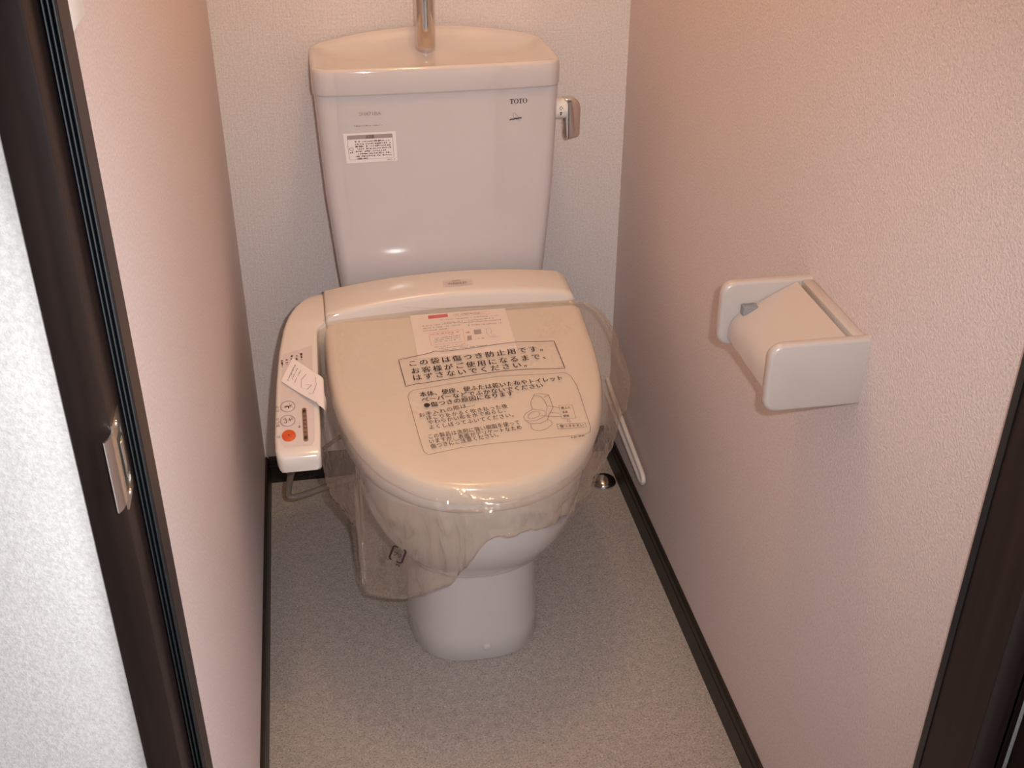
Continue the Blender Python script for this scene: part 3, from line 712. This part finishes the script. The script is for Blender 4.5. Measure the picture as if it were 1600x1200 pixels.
def crease(f, s):
    x, y, h = f * 0.018, s * 0.11, 0.0
    for x0, y0, x1_, y1_, a, wd in CREASE:
        if abs(x - x0) > 0.09: continue
        dx, dy = x1_ - x0, y1_ - y0; t = ((x - x0) * dx + (y - y0) * dy) / (dx * dx + dy * dy); t = max(0, min(1, t))
        e = math.hypot(x - x0 - dx * t, y - y0 - dy * t)
        if e < wd: h += a * (1 - e / wd)
    return h
def out_at(f):
    f %= NO; i = int(f); a, c = Vector(outl[i]), Vector(outl[(i + 1) % NO]); return a.lerp(c, f - i)
bm = bmesh.new(); rows = []
TS = (0.04, 0.15, 0.3, 0.45, 0.6, 0.72, 0.82, 0.9, 0.955)
for t in TS:
    row = []
    for k in range(NB):
        q = Vector(cen).lerp(out_at(k / SUBN), t); row.append(W(q.x, q.y, bag_top(q.x, q.y)))
    rows.append(row)
NK = 34
for j in list(range(NK + 1)) + [NK + 1 + k_ for k_ in range(14)]:
    back = j > NK; s = j / NK if not back else 1 - (j - NK) * 0.045; row = []
    for k in range(NB):
        f = k / SUBN; o_ = out_at(f); B = bag_edge(f)
        # soften the boundary a little except at the corners
        B = B * 0.7 + (bag_edge(f - 0.4) + bag_edge(f + 0.4)) * 0.15
        P0 = Vector((o_.x, o_.y, bag_top(o_.x, o_.y) - 0.003)); d = Vector((o_.x - cen[0], o_.y - cen[1])).normalized()
        drop = max(0.0, P0.z - B.z)
        P1 = Vector((o_.x + d.x * 0.010 + (B.x - o_.x) * 0.85, o_.y + d.y * 0.010 + (B.y - o_.y) * 0.85, P0.z - drop * 0.15))
        p = P0 * (1 - s) ** 2 + P1 * 2 * s * (1 - s) + B * s * s
        # creases: sharp ridges that grow away from the lid
        free = min(1.0, ((B - P0).length) / 0.12)
        u_ = f * 0.42
        r1_ = 1 - abs(noise.noise(Vector((u_ * 1.5, s * 1.3, 0.3)))) * 2
        r2_ = 1 - abs(noise.noise(Vector((u_ * 3.1 + s * 2.2, s * 4.1, 7.7)))) * 2
        r3_ = 1 - abs(noise.noise(Vector((u_ * 0.9 - s * 1.4, s * 6.0, 2.2)))) * 2
        am = min(1, s * 2.0) * (0.35 + 0.65 * free)
        off = (0.0075 * max(0, r1_) + 0.0040 * max(0, r2_) + 0.0030 * max(0, r3_)) * am + 0.004 * min(1, s * 5) + (crease(f, s) if not back else 0.0) * min(1, s * 4)
        if back: off = 0.55 * off - 0.0035 * min(1, (j - NK) / 2) * free
        p = Vector((p.x + d.x * off, p.y + d.y * off, p.z + 0.0015 * r2_ * am))
        row.append(W(p.x, p.y, p.z))
    rows.append(row)
loft(bm, rows, cap0=True, cap1=False)
bag = tag(from_bm('protective_bag', bm, M_film, None, angle=180), 'clear crinkled plastic bag with Japanese printing draped over the toilet lid', 'plastic bag')
BS = lambda X, y: W(X, y, bag_top(X, y) + 0.0007)
BOX1 = [(0.2769, 0.4623), (0.3282, 0.4519), (0.3413, 0.4471), (0.3537, 0.4498), (0.4379, 0.4443), (0.4854, 0.4412), (0.5495, 0.4456), (0.5534, 0.5193), (0.4952, 0.5142), (0.4449, 0.514), (0.4035, 0.5172), (0.342, 0.5235), (0.3037, 0.528), (0.2993, 0.5274), (0.2823, 0.5319)]
bm = bmesh.new()
ribbon(bm, BOX1, 0.0012, BS, True)
for s_, a, c, h in [('この袋は傷つき防止用です。', (0.2943, 0.4819), (0.5259, 0.4701), 0.0150), ('お客様がご使用になるまで、', (0.2955, 0.5016), (0.5266, 0.4906), 0.0150), ('はずさないでください。', (0.297, 0.5187), (0.4908, 0.5081), 0.0140)]:
    text_on(bm, s_, a, c, h, BS, -1, 0.012, 1.35)
for s_, a, c, h in [('本体、便座、便ふたは乾いた布やトイレット', (0.3028, 0.5597), (0.5434, 0.5487), 0.0122), ('ペーパーなどでふかないでください', (0.3043, 0.5724), (0.5077, 0.5627), 0.0110), ('●傷つきの原因になります', (0.307, 0.5865), (0.4558, 0.5759), 0.0118)]:
    text_on(bm, s_, a, c, h, BS, -1, 0.014, 1.05)
for s_, a, c, h in [('お手入れの際は‥‥', (0.2969, 0.6079), (0.3879, 0.5933), 0.0098), ('ほこりをかるく吹き払った後', (0.3078, 0.6160), (0.4409, 0.6041), 0.0098), ('やわらかい布を水でぬらし、', (0.3088, 0.6261), (0.4358, 0.6145), 0.0096), ('よくしぼってふいてください。', (0.3095, 0.6378), (0.4469, 0.6261), 0.0096),
                    ('この製品は洗剤に強い樹脂を使って', (0.3058, 0.6596), (0.4536, 0.6446), 0.0104), ('いますが、表面がデリケートなため', (0.3057, 0.6699), (0.4546, 0.6560), 0.0102), ('傷つきにご注意ください。', (0.3065, 0.6809), (0.4151, 0.6680), 0.0102)]:
    text_on(bm, s_, a, c, h, BS, -1, 0.004, 1.1)
for s_, a, c, h in [('便ふた', (0.5262, 0.6191), (0.5415, 0.6197), 0.0062), ('本体', (0.5262, 0.6289), (0.5352, 0.6289), 0.0058), ('便座', (0.5259, 0.6378), (0.5358, 0.6378), 0.0058), ('傷つきやすい', (0.5155, 0.6605), (0.5538, 0.6626), 0.0066)]:
    text_on(bm, s_, a, c, h, BS, -1, 0.01, 1.0)
tag(from_bm('bag_lettering', bm, M_ink, bag, smooth=False, fix=False), 'black Japanese lettering printed on the bag')
bm = bmesh.new()
ribbon(bm, [(0.293, 0.5424), (0.2866, 0.5475), (0.2831, 0.5576), (0.285, 0.581), (0.2891, 0.6322), (0.2924, 0.6706), (0.2944, 0.6857), (0.301, 0.6929), (0.3508, 0.6848), (0.4082, 0.6818), (0.4852, 0.6812), (0.5514, 0.6807), (0.5608, 0.677), (0.5638, 0.6675), (0.5638, 0.6348), (0.5642, 0.5883), (0.5634, 0.5643), (0.5586, 0.5393), (0.55, 0.5307), (0.4338, 0.5262), (0.3517, 0.535)], 0.0007, BS, True)
for ln in [[(0.4797, 0.6131), (0.4789, 0.6022), (0.4809, 0.5934), (0.4866, 0.5832), (0.4926, 0.5812), (0.4992, 0.5858), (0.5034, 0.5963), (0.5042, 0.6109), (0.4999, 0.6264), (0.4977, 0.619), (0.4797, 0.6131)],
           [(0.4867, 0.5823), (0.4894, 0.5781), (0.4972, 0.5769), (0.5123, 0.5829), (0.5139, 0.6122), (0.5082, 0.6222), (0.5009, 0.6336)], [(0.5025, 0.588), (0.5123, 0.5829)],
           [(0.4795, 0.6139), (0.4678, 0.6204), (0.462, 0.6285), (0.463, 0.6365), (0.4703, 0.6401), (0.4813, 0.6398), (0.4949, 0.6328), (0.4999, 0.6264)],
           [(0.4683, 0.6311), (0.4714, 0.6244), (0.4777, 0.6199), (0.4865, 0.6193), (0.49, 0.6233), (0.4869, 0.63), (0.4787, 0.6342), (0.4712, 0.6353), (0.4683, 0.6311)],
           [(0.4634, 0.6374), (0.4691, 0.646), (0.4859, 0.6474), (0.4982, 0.6411), (0.5047, 0.627)], [(0.4702, 0.647), (0.4698, 0.6556), (0.4735, 0.6613), (0.4828, 0.6634), (0.4945, 0.6598), (0.5048, 0.6508), (0.5042, 0.6446), (0.4997, 0.6396)],
           [(0.506, 0.6084), (0.5244, 0.6154)], [(0.5054, 0.6236), (0.5218, 0.6279)], [(0.4893, 0.6303), (0.5227, 0.6356)],
           [(0.5316, 0.6429), (0.5293, 0.6479), (0.5317, 0.6482), (0.5336, 0.6506), (0.5361, 0.6479), (0.5338, 0.6467), (0.5341, 0.6429)], [(0.5119, 0.6517), (0.5572, 0.6551), (0.5579, 0.6647), (0.5121, 0.663), (0.5119, 0.6517)]]:
    ribbon(bm, ln, 0.0007, BS)
dash = [Vector(p) for p in [(0.5237, 0.6099), (0.5459, 0.611), (0.5453, 0.6421), (0.5224, 0.64), (0.5237, 0.6099)]]
for a, c in zip(dash, dash[1:]):
    n_ = max(2, int((c - a).length / 0.0024))
    for k in range(n_): ribbon(bm, [a.lerp(c, k / n_), a.lerp(c, (k + 0.6) / n_)], 0.0007, BS)
scribble(bm, (0.5279, 0.6866), (0.5537, 0.6849), 0.0036, BS, -1, 0.2, 0.0026, 130)
tag(from_bm('bag_line_drawing', bm, M_inkthin, bag, smooth=False, fix=False), 'thin frame and line drawing of a toilet printed on the bag')
# recycling mark on the hanging flap
def flap(f, s, off):
    f0 = f * SUBN; i = int(f0) % NB; j = int(s * NK); tf, tsn = f0 - int(f0), s * NK - j
    R0, R1 = rows[len(TS) + j], rows[len(TS) + min(NK, j + 1)]
    a = R0[i].lerp(R0[(i + 1) % NB], tf); c = R1[i].lerp(R1[(i + 1) % NB], tf); return a.lerp(c, tsn) + Vector((-0.3, -0.9, 0.3)) * off
def nearest_flap(px):
    best = None
    for k in range(NB):
        for j in range(NK):
            dd = (rows[len(TS) + j][k] - px).length
            if best is None or dd < best[0]: best = (dd, k, j)
    return best
_, k0, j0 = nearest_flap(Vector((0.252, -0.705, 0.358)))
ctr = rows[len(TS) + j0][k0].copy()
eu = (rows[len(TS) + j0][(k0 + 4) % NB] - rows[len(TS) + j0][k0 - 4]).normalized()
if eu.x < 0: eu = -eu
ev = (rows[len(TS) + max(0, j0 - 3)][k0] - rows[len(TS) + min(NK, j0 + 3)][k0]).normalized(); ev = (ev - eu * ev.dot(eu)).normalized(); en = eu.cross(ev)
if en.y > 0: en = -en
ang = 0.55
ex = eu * math.cos(ang) - ev * math.sin(ang); ey = eu * math.sin(ang) + ev * math.cos(ang)
def FS(a, c): return ctr + ex * a + ey * c + en * 0.006
bm = bmesh.new()
ribbon(bm, [(-0.003, 0.0150), (-0.0085, 0.0150), (-0.0105, 0.012), (-0.0105, -0.012), (-0.0085, -0.0150), (-0.006, -0.0150)], 0.0032, FS)
ribbon(bm, [(0.003, -0.0150), (0.0085, -0.0150), (0.0105, -0.012), (0.0105, 0.012), (0.0085, 0.0150), (0.006, 0.0150)], 0.0032, FS)
text_on(bm, 'プラ', (-0.0068, -0.0050), (0.0068, -0.0050), 0.010, FS, 1, 0.01)
text_on(bm, 'PE', (0.004, -0.0235), (0.0105, -0.0235), 0.0048, FS, 1, 0.01)
tag(from_bm('recycling_mark', bm, M_ink, bag, smooth=False, fix=False), 'black plastic recycling mark')

# ------------------------------------------------------------------ paper holder on the right wall
PH = empty('toilet_paper_holder', (RW, -1.0, 0.79), 'ivory plastic toilet paper holder without a roll on the right wall', 'paper holder')
def plate(name, y0, y1):
    x0, x1, z0, z1, r = 0.6605, RW, 0.7875, 0.8765, 0.016
    prof = []
    for cx, cz, q in ((x0 + r, z1 - r, 1), (x0 + r, z0 + r, 2)):
        for k in range(7):
            a = math.pi / 2 * (q + k / 6); prof.append((cx + r * math.cos(a), cz + r * math.sin(a)))
    prof += [(x1, z0), (x1, z1)]
    mx_, mz_ = (x0 + x1) / 2, (z0 + z1) / 2
    def ins(g): return [(min(x1, x + (mx_ - x) * g / (mx_ - x0)) if x < x1 - 1e-6 else x1, z + (mz_ - z) * g / (mz_ - z0)) for x, z in prof]
    bm = bmesh.new()
    e = 0.004
    loft(bm, [[Vector((x, y, z)) for x, z in ins(g)] for y, g in ((y0, e), (y0 + e * 0.3, e * 0.3), (y0 + e, 0), (y1 - e, 0), (y1 - e * 0.3, e * 0.3), (y1, e))])
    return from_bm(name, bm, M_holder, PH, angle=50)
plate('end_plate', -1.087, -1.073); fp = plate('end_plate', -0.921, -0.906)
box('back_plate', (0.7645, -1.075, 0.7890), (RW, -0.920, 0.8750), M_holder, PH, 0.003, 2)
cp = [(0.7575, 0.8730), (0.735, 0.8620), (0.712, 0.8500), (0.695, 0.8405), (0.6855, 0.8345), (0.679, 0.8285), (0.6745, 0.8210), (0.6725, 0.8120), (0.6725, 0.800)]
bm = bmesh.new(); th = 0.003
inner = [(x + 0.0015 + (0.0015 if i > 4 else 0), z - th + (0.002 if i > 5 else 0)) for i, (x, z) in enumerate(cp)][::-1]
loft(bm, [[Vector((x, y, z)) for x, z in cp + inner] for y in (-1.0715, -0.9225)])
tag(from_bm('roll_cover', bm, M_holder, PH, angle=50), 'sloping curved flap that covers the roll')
bm = bmesh.new(); add_box(bm, (0.686, -0.934, 0.802), (0.706, -0.9205, 0.8475), 0.002, 2)
tag(from_bm('roll_catch', bm, M_greyplastic, PH), 'grey catch that holds the roll')

# ------------------------------------------------------------------ cord, pipe flange, hose, switch
cx_ = 0.766
tag(tube('power_cord', catmull([(cx_, -0.03, 0.208), (cx_, -0.165, 0.183), (cx_, -0.26, 0.170), (cx_, -0.325, 0.160), (cx_, -0.338, 0.154), (cx_, -0.3385, 0.146), (cx_, -0.325, 0.139), (cx_, -0.27, 0.145), (cx_, -0.14, 0.158), (cx_, -0.03, 0.172)], 6), 0.0052, M_cord, None, 12), 'white power cord looped against the right wall above the baseboard', 'cord')
bm = bmesh.new()
loft(bm, [[Vector((0.741 + r * math.cos(2 * math.pi * k / 32), -0.131 + r * math.sin(2 * math.pi * k / 32), z)) for k in range(32)] for z, r in ((0.0005, 0.0285), (0.004, 0.0285), (0.009, 0.026), (0.014, 0.019), (0.017, 0.011))])
fl = tag(from_bm('pipe_flange', bm, M_chrome, None, angle=50), 'chrome pipe flange on the floor behind the bowl near the right baseboard', 'pipe flange')
tag(tube('water_hose', catmull([W(0.098, 0.44, 0.469), W(0.092, 0.41, 0.40), W(0.084, 0.35, 0.30), W(0.068, 0.31, 0.225), W(0.0585, 0.30, 0.180), W(0.0620, 0.30, 0.168), W(0.075, 0.30, 0.167), W(0.105, 0.30, 0.175), W(0.150, 0.30, 0.189), W(0.205, 0.31, 0.212), W(0.248, 0.32, 0.232)], 6), 0.0065, M_hose, None, 12), 'grey flexible water hose hanging below the control arm', 'hose')
tag(tube('seat_lead', catmull([W(0.112, 0.40, 0.4685), W(0.095, 0.37, 0.36), W(0.068, 0.33, 0.258), W(0.0625, 0.325, 0.248), W(0.068, 0.32, 0.240), W(0.090, 0.31, 0.245), W(0.15, 0.27, 0.265), W(0.200, 0.25, 0.285)], 6), 0.004, M_hose, None, 10), 'thin grey lead looping under the control arm above the water hose', 'cable')
SWT = empty('light_switch', (0.0, -1.25, 1.300), 'white light switch plate on the left wall beside the door frame', 'light switch')
box('plate', (0.0, -1.285, 1.2965), (0.006, -1.215, 1.420), M_white, SWT, 0.002, 2)
box('rocker', (0.006, -1.270, 1.324), (0.0095, -1.230, 1.397), M_white, SWT, 0.0015, 2)
